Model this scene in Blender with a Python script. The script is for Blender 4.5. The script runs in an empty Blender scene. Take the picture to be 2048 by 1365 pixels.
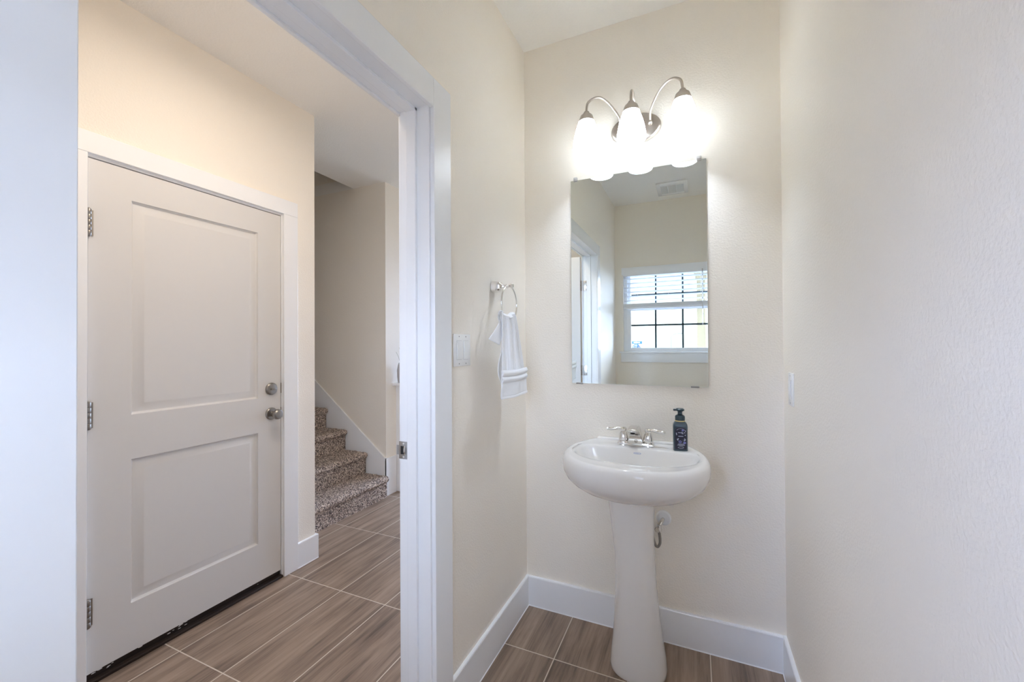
import bpy, bmesh, math, random
from mathutils import Vector, Matrix, noise
SC = bpy.context.scene
COL = SC.collection
R = math.radians
PI = math.pi

# ------------------------------------------------------------------ camera, world, daylight, exposure
CAM = Vector((0.7698, -1.8975, 1.2819))
YAW, PITCH, ROLL, FPX = R(23.981), R(0.477), R(-0.341), 821.3
_f = Vector((-math.sin(YAW)*math.cos(PITCH), math.cos(YAW)*math.cos(PITCH), math.sin(PITCH)))
_r = Vector((math.cos(YAW), math.sin(YAW), 0)); _u = _r.cross(_f)
_r2 = _r*math.cos(ROLL) + _u*math.sin(ROLL); _u2 = -_r*math.sin(ROLL) + _u*math.cos(ROLL)
cd = bpy.data.cameras.new('camera'); cam = bpy.data.objects.new('camera', cd); COL.objects.link(cam)
cd.sensor_width = 36; cd.lens = FPX/2048*36; cd.clip_start = .01; cd.clip_end = 500
m = Matrix((( _r2.x, _u2.x, -_f.x), (_r2.y, _u2.y, -_f.y), (_r2.z, _u2.z, -_f.z))).to_4x4()
m.translation = CAM; cam.matrix_world = m
SC.camera = cam

world = bpy.data.worlds.new('overcast_sky'); SC.world = world; world.use_nodes = True
wn = world.node_tree.nodes; wn['Background'].inputs[0].default_value = (.85, .93, 1.0, 1); wn['Background'].inputs[1].default_value = 2.35

def light(name, kind, loc, energy, color, rot=(0, 0, 0), **kw):
    d = bpy.data.lights.new(name, kind); d.energy = energy; d.color = color
    for k, v in kw.items(): setattr(d, k, v)
    o = bpy.data.objects.new(name, d); COL.objects.link(o); o.location = loc; o.rotation_euler = rot
    return o
# hazy bright sky low in the south, shining in through the powder room window
light('hazy_sun', 'SUN', (0.5, -8, 6), 20.0, (.61, .725, 1.0), (R(70), 0, R(30)), angle=R(58))
light('west_fill_sun', 'SUN', (-2, -8, 6), 32.0, (.45, .58, .95), (R(70), 0, R(-38)), angle=R(50))  # second sun lamp added to brighten the right and back walls
# hazy sky on the other side of the house
light('north_sky', 'SUN', (-1, 8, 6), 17.5, (.47, .63, 1.0), (R(-62), 0, R(0)), angle=R(70))
for nm, loc, rot, sx, sy in (('window_portal', (.53, -2.60, 1.62), (R(90), 0, PI), .9, .86), ('hall_portal', (-.9, 3.12, 1.3), (R(-90), 0, PI), 1.2, 2.1)):
    p = light(nm, 'AREA', loc, 1, (1, 1, 1), rot, shape='RECTANGLE', size=sx, size_y=sy)
    p.data.cycles.is_portal = True
HALL_FILL_W, VANITY_W, SHADE_E = 9.4, 8.6, 0.25
SC.view_settings.view_transform = 'Standard'; SC.view_settings.look = 'None'
SC.view_settings.exposure = 0.10; SC.view_settings.gamma = 1; SC.view_settings.use_curve_mapping = False
SC.cycles.diffuse_bounces = 10; SC.cycles.glossy_bounces = 6; SC.cycles.transparent_max_bounces = 12; SC.cycles.max_bounces = 14
SC.cycles.sample_clamp_indirect = 15; SC.cycles.caustics_reflective = False; SC.cycles.caustics_refractive = False

# ------------------------------------------------------------------ materials
def srgb(r, g, b):
    f = lambda c: (c/12.92 if c <= .04045 else ((c+.055)/1.055)**2.4)
    return (f(r/255), f(g/255), f(b/255), 1)
def mat(name, col, rough=.5, metal=0, **kw):
    mt = bpy.data.materials.new(name); mt.use_nodes = True
    b = mt.node_tree.nodes['Principled BSDF']
    b.inputs['Base Color'].default_value = col; b.inputs['Roughness'].default_value = rough; b.inputs['Metallic'].default_value = metal
    for k, v in kw.items():
        b.inputs[k.replace('_', ' ')].default_value = v
    return mt
def bump(mt, scale, strength, dist=.001, detail=3, kind='noise', stretch=(1, 1, 1)):
    nt = mt.node_tree; n = nt.nodes; l = nt.links
    tc = n.new('ShaderNodeNewGeometry'); mp = n.new('ShaderNodeMapping'); mp.inputs['Scale'].default_value = stretch
    nz = n.new('ShaderNodeTexNoise'); nz.inputs['Scale'].default_value = scale; nz.inputs['Detail'].default_value = detail
    bp = n.new('ShaderNodeBump'); bp.inputs['Strength'].default_value = strength; bp.inputs['Distance'].default_value = dist
    l.new(tc.outputs['Position'], mp.inputs[0]); l.new(mp.outputs[0], nz.inputs['Vector']); l.new(nz.outputs['Fac'], bp.inputs['Height'])
    l.new(bp.outputs[0], n['Principled BSDF'].inputs['Normal'])
    return mt
M = {}
M['wall'] = bump(mat('wall_paint', srgb(243, 236, 224), .62), 140, .55, .0022, 2)
M['ceiling'] = bump(mat('ceiling_paint', srgb(243, 240, 234), .8), 120, .6, .003, 2)
M['trim'] = mat('trim_gloss_white', srgb(243, 244, 245), .22)
M['door'] = bump(mat('door_paint', srgb(220, 218, 215), .38), 30, .06, .001, 3, stretch=(6, 6, .5))
M['porcelain'] = mat('white_porcelain', srgb(230, 226, 220), .08, Specular_IOR_Level=.32)
M['chrome'] = mat('chrome', (.82, .80, .77, 1), .06, 1)
M['nickel'] = mat('brushed_nickel', (.55, .50, .45, 1), .30, 1)
M['darknickel'] = mat('satin_nickel_dark', (.33, .31, .285, 1), .36, 1)
M['steel'] = mat('zinc_steel', (.50, .50, .50, 1), .3, 1)
M['plastic'] = mat('white_plastic', srgb(240, 240, 238), .25)
M['slot'] = mat('dark_slot', (.02, .02, .02, 1), .7)
M['vinyl'] = mat('white_vinyl', srgb(244, 245, 247), .35)
M['muntin'] = mat('backlit_muntin', srgb(70, 88, 96), .5)  # dark teal look of the backlit bars put into their colour
M['towel'] = bump(mat('white_terry', srgb(252, 252, 252), .95), 700, .8, .002, 2)
M['tan'] = mat('tan_stucco', srgb(150, 138, 112), .9)
M['gravel'] = mat('concrete_ground', srgb(140, 138, 132), .9)
M['signblue'] = mat('sign_blue', srgb(36, 84, 160), .5)
M['signwhite'] = mat('sign_white', srgb(200, 215, 240), .5)
M['signgrey'] = mat('sign_back_grey', srgb(120, 122, 124), .6)
M['threshold'] = mat('dark_threshold', srgb(38, 26, 20), .5)
M['bulb'] = mat('bulb_glow', (1, .95, .85, 1), .5, Emission_Color=(1, .86, .66, 1), Emission_Strength=14)
M['diffuser'] = mat('added_lamp_diffuser', (1, .95, .85, 1), .5, Emission_Color=(1, .96, .96, 1), Emission_Strength=2.5)
M['vase'] = mat('grey_ceramic', srgb(178, 176, 178), .4)
M['leaf'] = mat('dark_leaf', srgb(30, 48, 34), .5)
M['twig'] = mat('pale_twig', srgb(170, 168, 150), .8)
M['shadeplastic'] = mat('shadowed_plastic', srgb(196, 196, 196), .4)  # shade in the gap around each rocker put into grey plastic
M['pump'] = mat('dark_slate_plastic', srgb(48, 66, 72), .3)
M['bottle'] = mat('grey_green_bottle', srgb(62, 80, 88), .12, Coat_Weight=.5)
M['label'] = mat('navy_label', srgb(26, 26, 48), .35)
M['gold'] = mat('gold_band', (.75, .62, .30, 1), .3, .8)
M['labelmark'] = mat('label_print', srgb(190, 195, 215), .5)
M['labelviolet'] = mat('label_violet', srgb(120, 120, 185), .5)
M['bluemark'] = mat('blue_imprint', srgb(150, 165, 205), .4)
M['engrave'] = mat('engraved_mark', (.12, .10, .08, 1), .5, .5)

def mirror_mat():
    mt = bpy.data.materials.new('mirror_silver'); mt.use_nodes = True; nt = mt.node_tree; nt.nodes.clear()
    g = nt.nodes.new('ShaderNodeBsdfGlossy'); g.inputs['Color'].default_value = (.90, .97, .95, 1); g.inputs['Roughness'].default_value = 0
    o = nt.nodes.new('ShaderNodeOutputMaterial'); nt.links.new(g.outputs[0], o.inputs[0]); return mt
M['mirror'] = mirror_mat()
def glass_mat(name, tint, refl=.06):
    mt = bpy.data.materials.new(name); mt.use_nodes = True; nt = mt.node_tree; nt.nodes.clear()
    t = nt.nodes.new('ShaderNodeBsdfTransparent'); t.inputs[0].default_value = tint
    g = nt.nodes.new('ShaderNodeBsdfGlossy'); g.inputs['Roughness'].default_value = .01
    fr = nt.nodes.new('ShaderNodeFresnel'); fr.inputs['IOR'].default_value = 1.3 if refl < .1 else 1.5
    mx = nt.nodes.new('ShaderNodeMixShader'); o = nt.nodes.new('ShaderNodeOutputMaterial')
    nt.links.new(fr.outputs[0], mx.inputs[0]); nt.links.new(t.outputs[0], mx.inputs[1]); nt.links.new(g.outputs[0], mx.inputs[2]); nt.links.new(mx.outputs[0], o.inputs[0])
    return mt
M['pane'] = glass_mat('window_glass', (.97, .98, .98, 1))
M['clear'] = mat('clear_plastic', (.88, .86, .84, 1), .12, Transmission_Weight=.35)
def shade_mat():
    mt = bpy.data.materials.new('frosted_shade_glass'); mt.use_nodes = True; nt = mt.node_tree; nt.nodes.clear()
    N = nt.nodes.new; L = nt.links.new
    t = N('ShaderNodeBsdfTranslucent'); t.inputs[0].default_value = (.95, .93, .88, 1)
    d = N('ShaderNodeBsdfDiffuse'); d.inputs[0].default_value = (.9, .9, .87, 1)
    g = N('ShaderNodeBsdfGlossy'); g.inputs['Roughness'].default_value = .12
    m1 = N('ShaderNodeMixShader'); m1.inputs[0].default_value = .3; m2 = N('ShaderNodeMixShader'); m2.inputs[0].default_value = .05
    e = N('ShaderNodeEmission'); e.inputs[0].default_value = (1, .93, .82, 1); e.inputs[1].default_value = SHADE_E
    a = N('ShaderNodeAddShader'); o = N('ShaderNodeOutputMaterial')
    L(t.outputs[0], m1.inputs[1]); L(d.outputs[0], m1.inputs[2]); L(m1.outputs[0], m2.inputs[1]); L(g.outputs[0], m2.inputs[2])
    L(m2.outputs[0], a.inputs[0]); L(e.outputs[0], a.inputs[1]); L(a.outputs[0], o.inputs[0]); return mt
M['shade'] = shade_mat()
def slat_mat():
    mt = bpy.data.materials.new('blind_slat'); mt.use_nodes = True; nt = mt.node_tree; nt.nodes.clear()
    N = nt.nodes.new; L = nt.links.new
    t = N('ShaderNodeBsdfTranslucent'); t.inputs[0].default_value = (.9, .92, .95, 1)
    d = N('ShaderNodeBsdfDiffuse'); d.inputs[0].default_value = (.9, .9, .9, 1)
    m1 = N('ShaderNodeMixShader'); m1.inputs[0].default_value = .6; o = N('ShaderNodeOutputMaterial')
    L(t.outputs[0], m1.inputs[1]); L(d.outputs[0], m1.inputs[2]); L(m1.outputs[0], o.inputs[0]); return mt
M['slat'] = slat_mat()

def tile_mat():
    mt = bpy.data.materials.new('wood_look_tile'); mt.use_nodes = True; nt = mt.node_tree; N = nt.nodes.new; L = nt.links.new
    b = nt.nodes['Principled BSDF']
    g = N('ShaderNodeNewGeometry'); s = N('ShaderNodeSeparateXYZ'); L(g.outputs['Position'], s.inputs[0])
    def mth(op, a, bb=None, c=None):
        n = N('ShaderNodeMath'); n.operation = op
        for i, v in enumerate((a, bb, c)):
            if v is None: continue
            if isinstance(v, (int, float)): n.inputs[i].default_value = v
            else: L(v, n.inputs[i])
        return n.outputs[0]
    tx, ty = .291, .587
    u = mth('DIVIDE', mth('SUBTRACT', s.outputs[0], .235), tx); v = mth('DIVIDE', mth('ADD', s.outputs[1], .295), ty)
    fu, fv = mth('FLOOR', u), mth('FLOOR', v)
    du = mth('MULTIPLY', mth('SUBTRACT', .5, mth('ABSOLUTE', mth('SUBTRACT', mth('FRACT', u), .5))), tx)
    dv = mth('MULTIPLY', mth('SUBTRACT', .5, mth('ABSOLUTE', mth('SUBTRACT', mth('FRACT', v), .5))), ty)
    dmin = mth('MINIMUM', du, dv)
    gr = N('ShaderNodeMapRange'); L(dmin, gr.inputs[0]); gr.inputs[1].default_value = .0016; gr.inputs[2].default_value = .0028
    cid = N('ShaderNodeCombineXYZ'); L(fu, cid.inputs[0]); L(fv, cid.inputs[1])
    wh = N('ShaderNodeTexWhiteNoise'); wh.noise_dimensions = '3D'; L(cid.outputs[0], wh.inputs[0])
    off = N('ShaderNodeVectorMath'); off.operation = 'MULTIPLY_ADD'; L(wh.outputs['Color'], off.inputs[0]); off.inputs[1].default_value = (9, 9, 9); L(g.outputs['Position'], off.inputs[2])
    def streak(sx, sy, sc, det, rough, dist):
        mp = N('ShaderNodeMapping'); mp.inputs['Scale'].default_value = (sx, sy, 1); L(off.outputs[0], mp.inputs[0])
        nz = N('ShaderNodeTexNoise'); nz.inputs['Scale'].default_value = sc; nz.inputs['Detail'].default_value = det; nz.inputs['Roughness'].default_value = rough; nz.inputs['Distortion'].default_value = dist
        L(mp.outputs[0], nz.inputs['Vector']); return nz.outputs['Fac']
    a1 = streak(9, .75, 2.2, 5, .62, .5); a2 = streak(38, 1.1, 2.6, 4, .6, .4); a3 = streak(5, 5, 1, 2, .5, 0)
    mixv = mth('ADD', mth('MULTIPLY', a1, .62), mth('ADD', mth('MULTIPLY', a2, .28), mth('MULTIPLY', a3, .12)))
    cr = N('ShaderNodeValToRGB'); L(mixv, cr.inputs[0]); e = cr.color_ramp.elements
    e[0].position = .36; e[0].color = srgb(96, 79, 66); e[1].position = .66; e[1].color = srgb(172, 149, 128)
    x = e.new(.46); x.color = srgb(130, 110, 93); x = e.new(.54); x.color = srgb(152, 130, 111)
    vv = N('ShaderNodeHueSaturation'); L(cr.outputs[0], vv.inputs['Color']); L(mth('MULTIPLY_ADD', wh.outputs['Value'], .16, .92), vv.inputs['Value'])
    mx = N('ShaderNodeMix'); mx.data_type = 'RGBA'; L(gr.outputs[0], mx.inputs['Factor']); mx.inputs[6].default_value = srgb(214, 200, 182); L(vv.outputs[0], mx.inputs[7])
    L(mx.outputs[2], b.inputs['Base Color']); b.inputs['Roughness'].default_value = .42
    bp = N('ShaderNodeBump'); bp.inputs['Strength'].default_value = .6; bp.inputs['Distance'].default_value = .0012; L(gr.outputs[0], bp.inputs['Height']); L(bp.outputs[0], b.inputs['Normal'])
    return mt
M['tile'] = tile_mat()
def carpet_mat():
    mt = bpy.data.materials.new('speckled_carpet'); mt.use_nodes = True; nt = mt.node_tree; N = nt.nodes.new; L = nt.links.new
    b = nt.nodes['Principled BSDF']; g = N('ShaderNodeNewGeometry')
    vo = N('ShaderNodeTexVoronoi'); vo.inputs['Scale'].default_value = 165; L(g.outputs['Position'], vo.inputs['Vector'])
    s = N('ShaderNodeSeparateColor'); L(vo.outputs['Color'], s.inputs[0])
    cr = N('ShaderNodeValToRGB'); L(s.outputs[0], cr.inputs[0]); e = cr.color_ramp.elements
    e[0].position = 0; e[0].color = srgb(76, 66, 64); e[1].position = 1; e[1].color = srgb(238, 222, 206)
    for p, c in ((.25, (112, 99, 94)), (.5, (168, 150, 138)), (.75, (206, 188, 172))):
        x = e.new(p); x.color = srgb(*c)
    L(cr.outputs[0], b.inputs['Base Color']); b.inputs['Roughness'].default_value = 1
    bp = N('ShaderNodeBump'); bp.inputs['Strength'].default_value = .9; bp.inputs['Distance'].default_value = .004; bp.invert = True
    L(vo.outputs['Distance'], bp.inputs['Height']); L(bp.outputs[0], b.inputs['Normal'])
    return mt
M['carpet'] = carpet_mat()

# ------------------------------------------------------------------ mesh helpers (world coordinates)
ORG = {}
def org(p): return ORG.get(p.name, Vector((0, 0, 0))) if p else Vector((0, 0, 0))
def obj(name, bm, mt, parent=None, smooth=35):
    bm.normal_update()
    if smooth:
        for f in bm.faces: f.smooth = True
        lim = R(smooth)
        for e in bm.edges:
            if len(e.link_faces) != 2 or e.calc_face_angle(0) > lim: e.smooth = False
    o0 = org(parent)
    bmesh.ops.translate(bm, verts=bm.verts, vec=-o0)
    me = bpy.data.meshes.new(name); bm.to_mesh(me); bm.free()
    me.materials.append(M[mt] if isinstance(mt, str) else mt)
    o = bpy.data.objects.new(name, me); COL.objects.link(o)
    if parent: o.parent = parent; ORG[o.name] = o0
    return o
def tag(o, label=None, cat=None, group=None, kind=None):
    if label: o['label'] = label
    if cat: o['category'] = cat
    if group: o['group'] = group
    if kind: o['kind'] = kind
    return o
def thing(name, loc, label, cat, group=None, kind=None):
    o = bpy.data.objects.new(name, None); COL.objects.link(o); o.location = loc; o.empty_display_size = .05
    ORG[o.name] = Vector(loc); return tag(o, label, cat, group, kind)
def lerp(a, b, t): return a+(b-a)*t
def BM(): return bmesh.new()
def box(bm, x0, x1, y0, y1, z0, z1, bev=0, seg=2):
    x0, x1 = sorted((x0, x1)); y0, y1 = sorted((y0, y1)); z0, z1 = sorted((z0, z1))
    b = bmesh.new(); bmesh.ops.create_cube(b, size=1)
    for v in b.verts:
        v.co = Vector((x0 if v.co.x < 0 else x1, y0 if v.co.y < 0 else y1, z0 if v.co.z < 0 else z1))
    if bev: bmesh.ops.bevel(b, geom=list(b.edges), offset=bev, segments=seg, affect='EDGES', profile=.5)
    merge(bm, b); return bm
def merge(bm, b, mtx=None):
    if mtx is not None: bmesh.ops.transform(b, matrix=mtx, verts=b.verts)
    vm = {v: bm.verts.new(v.co) for v in b.verts}
    for f in b.faces:
        try: bm.faces.new([vm[v] for v in f.verts])
        except ValueError: pass
    b.free(); return bm
def loft(bm, rings, cap0=True, cap1=True, closed=True):
    rv = [[bm.verts.new(p) for p in r] for r in rings]
    n = len(rings[0])
    for a, b in zip(rv, rv[1:]):
        for i in range(n if closed else n-1):
            bm.faces.new((a[i], a[(i+1) % n], b[(i+1) % n], b[i]))
    if cap0: bm.faces.new(list(reversed(rv[0])))
    if cap1: bm.faces.new(rv[-1])
    return rv
def frame_of(ax):
    ax = Vector(ax).normalized(); t = Vector((0, 0, 1)) if abs(ax.z) < .9 else Vector((1, 0, 0))
    u = ax.cross(t).normalized(); return ax, u, ax.cross(u).normalized()
def lathe(bm, prof, c, ax=(0, 0, 1), n=32, cap0=True, cap1=True):
    """prof: (radius, distance along axis)"""
    a, u, v = frame_of(ax); c = Vector(c); rings = []
    for r, h in prof:
        rings.append([c + a*h + (u*math.cos(2*PI*i/n) + v*math.sin(2*PI*i/n))*max(r, 1e-5) for i in range(n)])
    loft(bm, rings, cap0, cap1); bmesh.ops.recalc_face_normals(bm, faces=bm.faces); return bm
def tube(bm, pts, r, n=12, closed=False, caps=True):
    pts = [Vector(p) for p in pts]; rings = []; k = len(pts)
    rad = r if isinstance(r, (list, tuple)) else [r]*k
    t0 = (pts[1]-pts[0]).normalized(); _, u, v = frame_of(t0)
    for i, p in enumerate(pts):
        if closed: t = (pts[(i+1) % k]-pts[i-1]).normalized()
        else: t = (pts[min(i+1, k-1)]-pts[max(i-1, 0)]).normalized()
        u = (u - t*u.dot(t)).normalized(); v = t.cross(u)
        rings.append([p + (u*math.cos(2*PI*j/n)+v*math.sin(2*PI*j/n))*rad[i] for j in range(n)])
    if closed: rings.append(rings[0]); b = bmesh.new(); loft(b, rings, False, False); bmesh.ops.remove_doubles(b, verts=b.verts, dist=1e-6); merge(bm, b)
    else: loft(bm, rings, caps, caps)
    bmesh.ops.recalc_face_normals(bm, faces=bm.faces); return bm
def spline(P, n=8, closed=False):
    P = [Vector(p) for p in P]; out = []; k = len(P)
    for i in range(k if closed else k-1):
        g = lambda j: P[j % k] if closed else P[max(0, min(k-1, j))]
        p0, p1, p2, p3 = g(i-1), g(i), g(i+1), g(i+2)
        for s in range(n):
            t = s/n; out.append(.5*((2*p1)+(p2-p0)*t+(2*p0-5*p1+4*p2-p3)*t*t+(3*p1-p0-3*p2+p3)*t**3))
    if not closed: out.append(P[-1])
    return out
def prism(bm, poly, axis, a, b):
    """poly in the two remaining axes, extruded along axis from a to b"""
    def mk(p, t):
        return Vector((t, p[0], p[1])) if axis == 0 else Vector((p[0], t, p[1])) if axis == 1 else Vector((p[0], p[1], t))
    loft(bm, [[mk(p, a) for p in poly], [mk(p, b) for p in poly]]); bmesh.ops.recalc_face_normals(bm, faces=bm.faces); return bm
def sphere(bm, c, r, sx=1, sy=1, sz=1, n=20):
    b = bmesh.new(); bmesh.ops.create_uvsphere(b, u_segments=n, v_segments=n//2, radius=r)
    merge(bm, b, Matrix.Translation(Vector(c)) @ Matrix.Diagonal((sx, sy, sz, 1))); return bm
def one(fn, *a, **k):
    b = BM(); fn(b, *a, **k); return b
def struct(name, bm, mt, label, cat='wall', smooth=0):
    return tag(obj(name, bm, mt, None, smooth), label, cat, kind='structure')

# ------------------------------------------------------------------ dimensions
W, H = 1.0862, 2.7456            # powder room width and ceiling height
YW = -2.552                      # window wall face
HX, HH = -1.3365, 2.68           # entry wall face in the hall, hall ceiling
T = .115                          # partition thickness
DY0, DY1, DZ = -1.639, -.811, 2.050   # powder room door opening between the jamb faces
BH, BT = .142, .0137             # baseboard
EY = -.108                       # end of the entry wall
SX, SY = -1.64, .867             # hall corner and stair wall face
YN = 3.10                        # far end of the hall
WX0, WX1, WZ0, WZ1 = .082, .985, 1.200, 2.045   # window opening

# ------------------------------------------------------------------ shell
b = BM(); box(b, -5.2, W+.3, YW-.15, YN+.15, -.12, 0)
struct('floor', b, 'tile', 'brown wood look tile floor running from the hall into the powder room', 'floor')
b = BM(); box(b, 0, W+.05, YW, .0, H, H+.1)
struct('ceiling', b, 'ceiling', 'pale flat ceiling over the powder room', 'ceiling')
b = BM(); box(b, -2.0, -T, YW, YN, HH, HH+.1); box(b, -5.2, -2.0, SY, YN, HH, HH+.1); box(b, -5.2, -2.0, YW, EY-.12, HH, HH+.1)
struct('ceiling_hall', b, 'ceiling', 'grey textured hall ceiling above the entry door', 'ceiling')
b = BM()
box(b, -T, 0, DY1+.012, YN, 0, H+.1); box(b, -T, 0, YW, DY0-.012, 0, H+.1); box(b, -T, 0, DY0-.012, DY1+.012, DZ+.012, H+.1)
struct('wall_left', b, 'wall', 'cream wall holding the doorway and the towel ring')
b = BM(); box(b, 0, W+T, 0, T, 0, H+.1)
struct('wall_back', b, 'wall', 'pale wall behind the mirror and pedestal sink')
b = BM(); box(b, W, W+T, YW-.15, 0, 0, H+.1)
struct('wall_right', b, 'wall', 'cream textured wall close beside the viewer')
b = BM()
box(b, -5.2, WX0, YW-.15, YW, 0, H+.1); box(b, WX1, W, YW-.15, YW, 0, H+.1)
box(b, WX0, WX1, YW-.15, YW, 0, WZ0-.012); box(b, WX0, WX1, YW-.15, YW, WZ1, H+.1)
struct('wall_front', b, 'wall', 'pale wall with the window, seen in the mirror')
# entry wall with door opening, its return along the stairs
EDY0, EDY1, EDZ = -1.130, -.3275, 2.012
b = BM()
box(b, HX-.12, HX, YW, EDY0-.012, 0, HH); box(b, HX-.12, HX, EDY1+.012, EY, 0, HH); box(b, HX-.12, HX, EDY0-.012, EDY1+.012, EDZ+.012, HH)
struct('wall_entry', b, 'wall', 'warm beige hall wall around the white entry door')
b = BM(); box(b, -5.2, HX-.12, EY-.12, EY, 0, 4.9); box(b, HX-.12, -2.0, EY-.12, EY, HH+.1, 4.9)
struct('wall_stair_near', b, 'wall', 'beige wall enclosing the near side of the stairs')
b = BM(); box(b, -5.2, SX, SY, SY+.12, 0, HH); box(b, -5.2, -2.0, SY+.02, SY+.12, HH, 4.9)
struct('wall_stair_far', b, 'wall', 'tan wall above the sloping white stair skirt')
b = BM(); box(b, SX-.12, SX, SY+.12, YN, 0, HH)
struct('wall_hall', b, 'wall', 'bluish white wall beyond the stair corner')
b = BM(); box(b, -5.2, -5.08, EY, SY, 0, 4.9); box(b, -5.2, -2.0, EY-.12, SY+.12, 4.9, 5.0); box(b, -2.0, -1.9, EY, SY+.12, HH+.1, 5.0)
struct('wall_stair_top', b, 'wall', 'wall closing the stairwell above')
b = BM(); box(b, SX, -1.55, YN, YN+.12, 0, HH); box(b, -.28, -T, YN, YN+.12, 0, HH); box(b, -1.55, -.28, YN, YN+.12, 2.4, HH); box(b, -1.55, -.28, YN, YN+.12, 0, .2)
struct('wall_hall_end', b, 'wall', 'wall with the tall window at the end of the hall')

# ------------------------------------------------------------------ windows
win = thing('window_1', (.53, YW, WZ0), 'white single hung window with dark muntins and raised blinds, seen in the mirror', 'window', kind='structure')
b = BM(); yw0, yw1 = YW-.11, YW-.05
def ring_rect(b, x0, x1, z0, z1, t, y0, y1, tb=None):
    tb = t if tb is None else tb
    box(b, x0, x0+t, y0, y1, z0, z1); box(b, x1-t, x1, y0, y1, z0, z1); box(b, x0+t, x1-t, y0, y1, z1-t, z1); box(b, x0+t, x1-t, y0, y1, z0, z0+tb)
ring_rect(b, WX0, WX1, WZ0, WZ1, .035, YW-.13, YW-.05)
obj('window_frame', b, 'vinyl', win, 0)
ZM = 1.655
b = BM(); ring_rect(b, WX0+.035, WX1-.035, WZ0+.0, ZM+.015, .038, YW-.095, YW-.06); obj('lower_sash', b, 'vinyl', win, 0)
b = BM(); ring_rect(b, WX0+.035, WX1-.035, ZM-.015, WZ1-.02, .03, YW-.125, YW-.098); obj('upper_sash', b, 'vinyl', win, 0)
for nm, z0, z1, yy in (('lower_muntins', WZ0+.03, ZM-.02, YW-.079), ('upper_muntins', ZM+.01, WZ1-.05, YW-.112)):
    b = BM()
    for x in (.401, .662): box(b, x-.009, x+.009, yy-.004, yy+.004, z0, z1)
    zc = 1.476 if nm[0] == 'l' else 1.80
    box(b, WX0+.07, WX1-.07, yy-.004, yy+.004, zc-.009, zc+.009)
    obj(nm, b, 'muntin', win, 0)
for z0, z1, yy in ((WZ0+.03, ZM-.02, YW-.086), (ZM+.01, WZ1-.05, YW-.119)):
    obj('pane', one(box, WX0+.07, WX1-.07, yy-.0005, yy+.0005, z0, z1), 'pane', win, 0)
b = BM(); box(b, .044, 1.023, YW-.05, YW+.028, WZ0-.018, WZ0, .003); obj('window_sill', b, 'trim', win)
b = BM(); box(b, .060, 1.007, YW, YW+.016, WZ0-.110, WZ0-.018, .002); obj('window_apron', b, 'trim', win)

bl = thing('window_blind', (.53, YW-.02, WZ1), 'white horizontal slat blind pulled halfway up in the mirrored window', 'blind')
b = BM(); box(b, WX0+.004, WX1-.004, YW-.045, YW+.012, WZ1-.055, WZ1-.002, .002); box(b, WX0-.012, WX1+.012, YW+.001, YW+.014, WZ1-.04, WZ1+.035, .002)
obj('valance', b, 'vinyl', bl)
b = BM(); z = WZ1-.085
while z > 1.71:
    bb = bmesh.new(); bmesh.ops.create_cube(bb, size=1)
    merge(b, bb, Matrix.Translation((.5335, YW-.018, z)) @ Matrix.Rotation(R(10), 4, 'X') @ Matrix.Diagonal((WX1-WX0-.014, .048, .0026, 1))); z -= .0455
obj('slats', b, 'slat', bl, 0)
b = BM(); box(b, WX0+.006, WX1-.006, YW-.043, YW+.008, 1.648, 1.668, .003)
for k in range(7): box(b, WX0+.007, WX1-.007, YW-.042, YW+.006, 1.670+k*.0045, 1.6735+k*.0045)
obj('bottom_rail', b, 'vinyl', bl, 0)
for x in (.23, .53, .83): obj('ladder_cord', one(tube, [(x, YW-.018, 1.66), (x, YW-.018, WZ1-.05)], .0012, 6), 'vinyl', bl)
obj('tilt_wand', one(tube, [(.845, YW+.018, WZ1-.03), (.845, YW+.02, 1.46)], .0045, 8), 'clear', bl)

w2 = thing('window_2', (-.9, YN, .2), 'tall hall window around the corner from the stairs', 'window', kind='structure')
b = BM(); ring_rect(b, -1.55, -.28, .2, 2.4, .05, YN+.03, YN+.09); box(b, -.93, -.90, YN+.04, YN+.08, .25, 2.35); obj('window_frame', b, 'vinyl', w2, 0)
obj('pane', one(box, -1.5, -.33, YN+.06, YN+.061, .25, 2.35), 'pane', w2, 0)

# ------------------------------------------------------------------ trim: powder room doorway
CI0, CI1, CO0, CO1, CZI, CZO = DY0+.008, -.8034, -1.728, -.7046, 2.0436, 2.1374
def casing(name, x0, x1, label, yi0, yi1, yo0, yo1, zi, zo):
    b = BM()
    box(b, x0, x1, yi1, yo1, 0, zo, .0018); box(b, x0, x1, yo0, yi0, 0, zo, .0018); box(b, x0, x1, yi0, yi1, zi, zo, .0018)
    return struct(name, b, 'trim', label, 'door casing')
casing('trim_1', 0, .015, 'glossy white casing around the powder room doorway', CI0, CI1, CO0, CO1, CZI, CZO)
casing('trim_2', -T-.012, -T, 'white casing on the hall side of the powder room doorway', CI0, CI1, CO0, CO1, CZI, CZO)
b = BM()
for ys, yj in ((1, DY1), (-1, DY0)):
    box(b, -T, 0, yj, yj+ys*.018, 0, DZ+.018, .001)
    box(b, -.082, -.046, yj-ys*.011, yj, 0, DZ, .0015)
box(b, -T, 0, DY0, DY1, DZ, DZ+.018, .001); box(b, -.082, -.046, DY0, DY1, DZ-.011, DZ, .0015)
struct('trim_3', b, 'trim', 'white door jamb with a raised stop and a strike plate', 'door jamb')
sp = thing('strike_plate', (-.105, DY1-.001, .938), 'metal latch strike plate on the white door jamb', 'strike plate')
b = BM(); box(b, -.122, -.0835, DY1-.0018, DY1-.0002, .909, .966, .0006); box(b, -.131, -.120, DY1-.0018, DY1-.0002, .922, .953); obj('plate', b, 'steel', sp)
b = BM(); box(b, -.115, -.099, DY1-.0024, DY1-.0017, .924, .951, .0004); obj('latch_hole', b, 'slot', sp)
b = BM()
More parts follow.
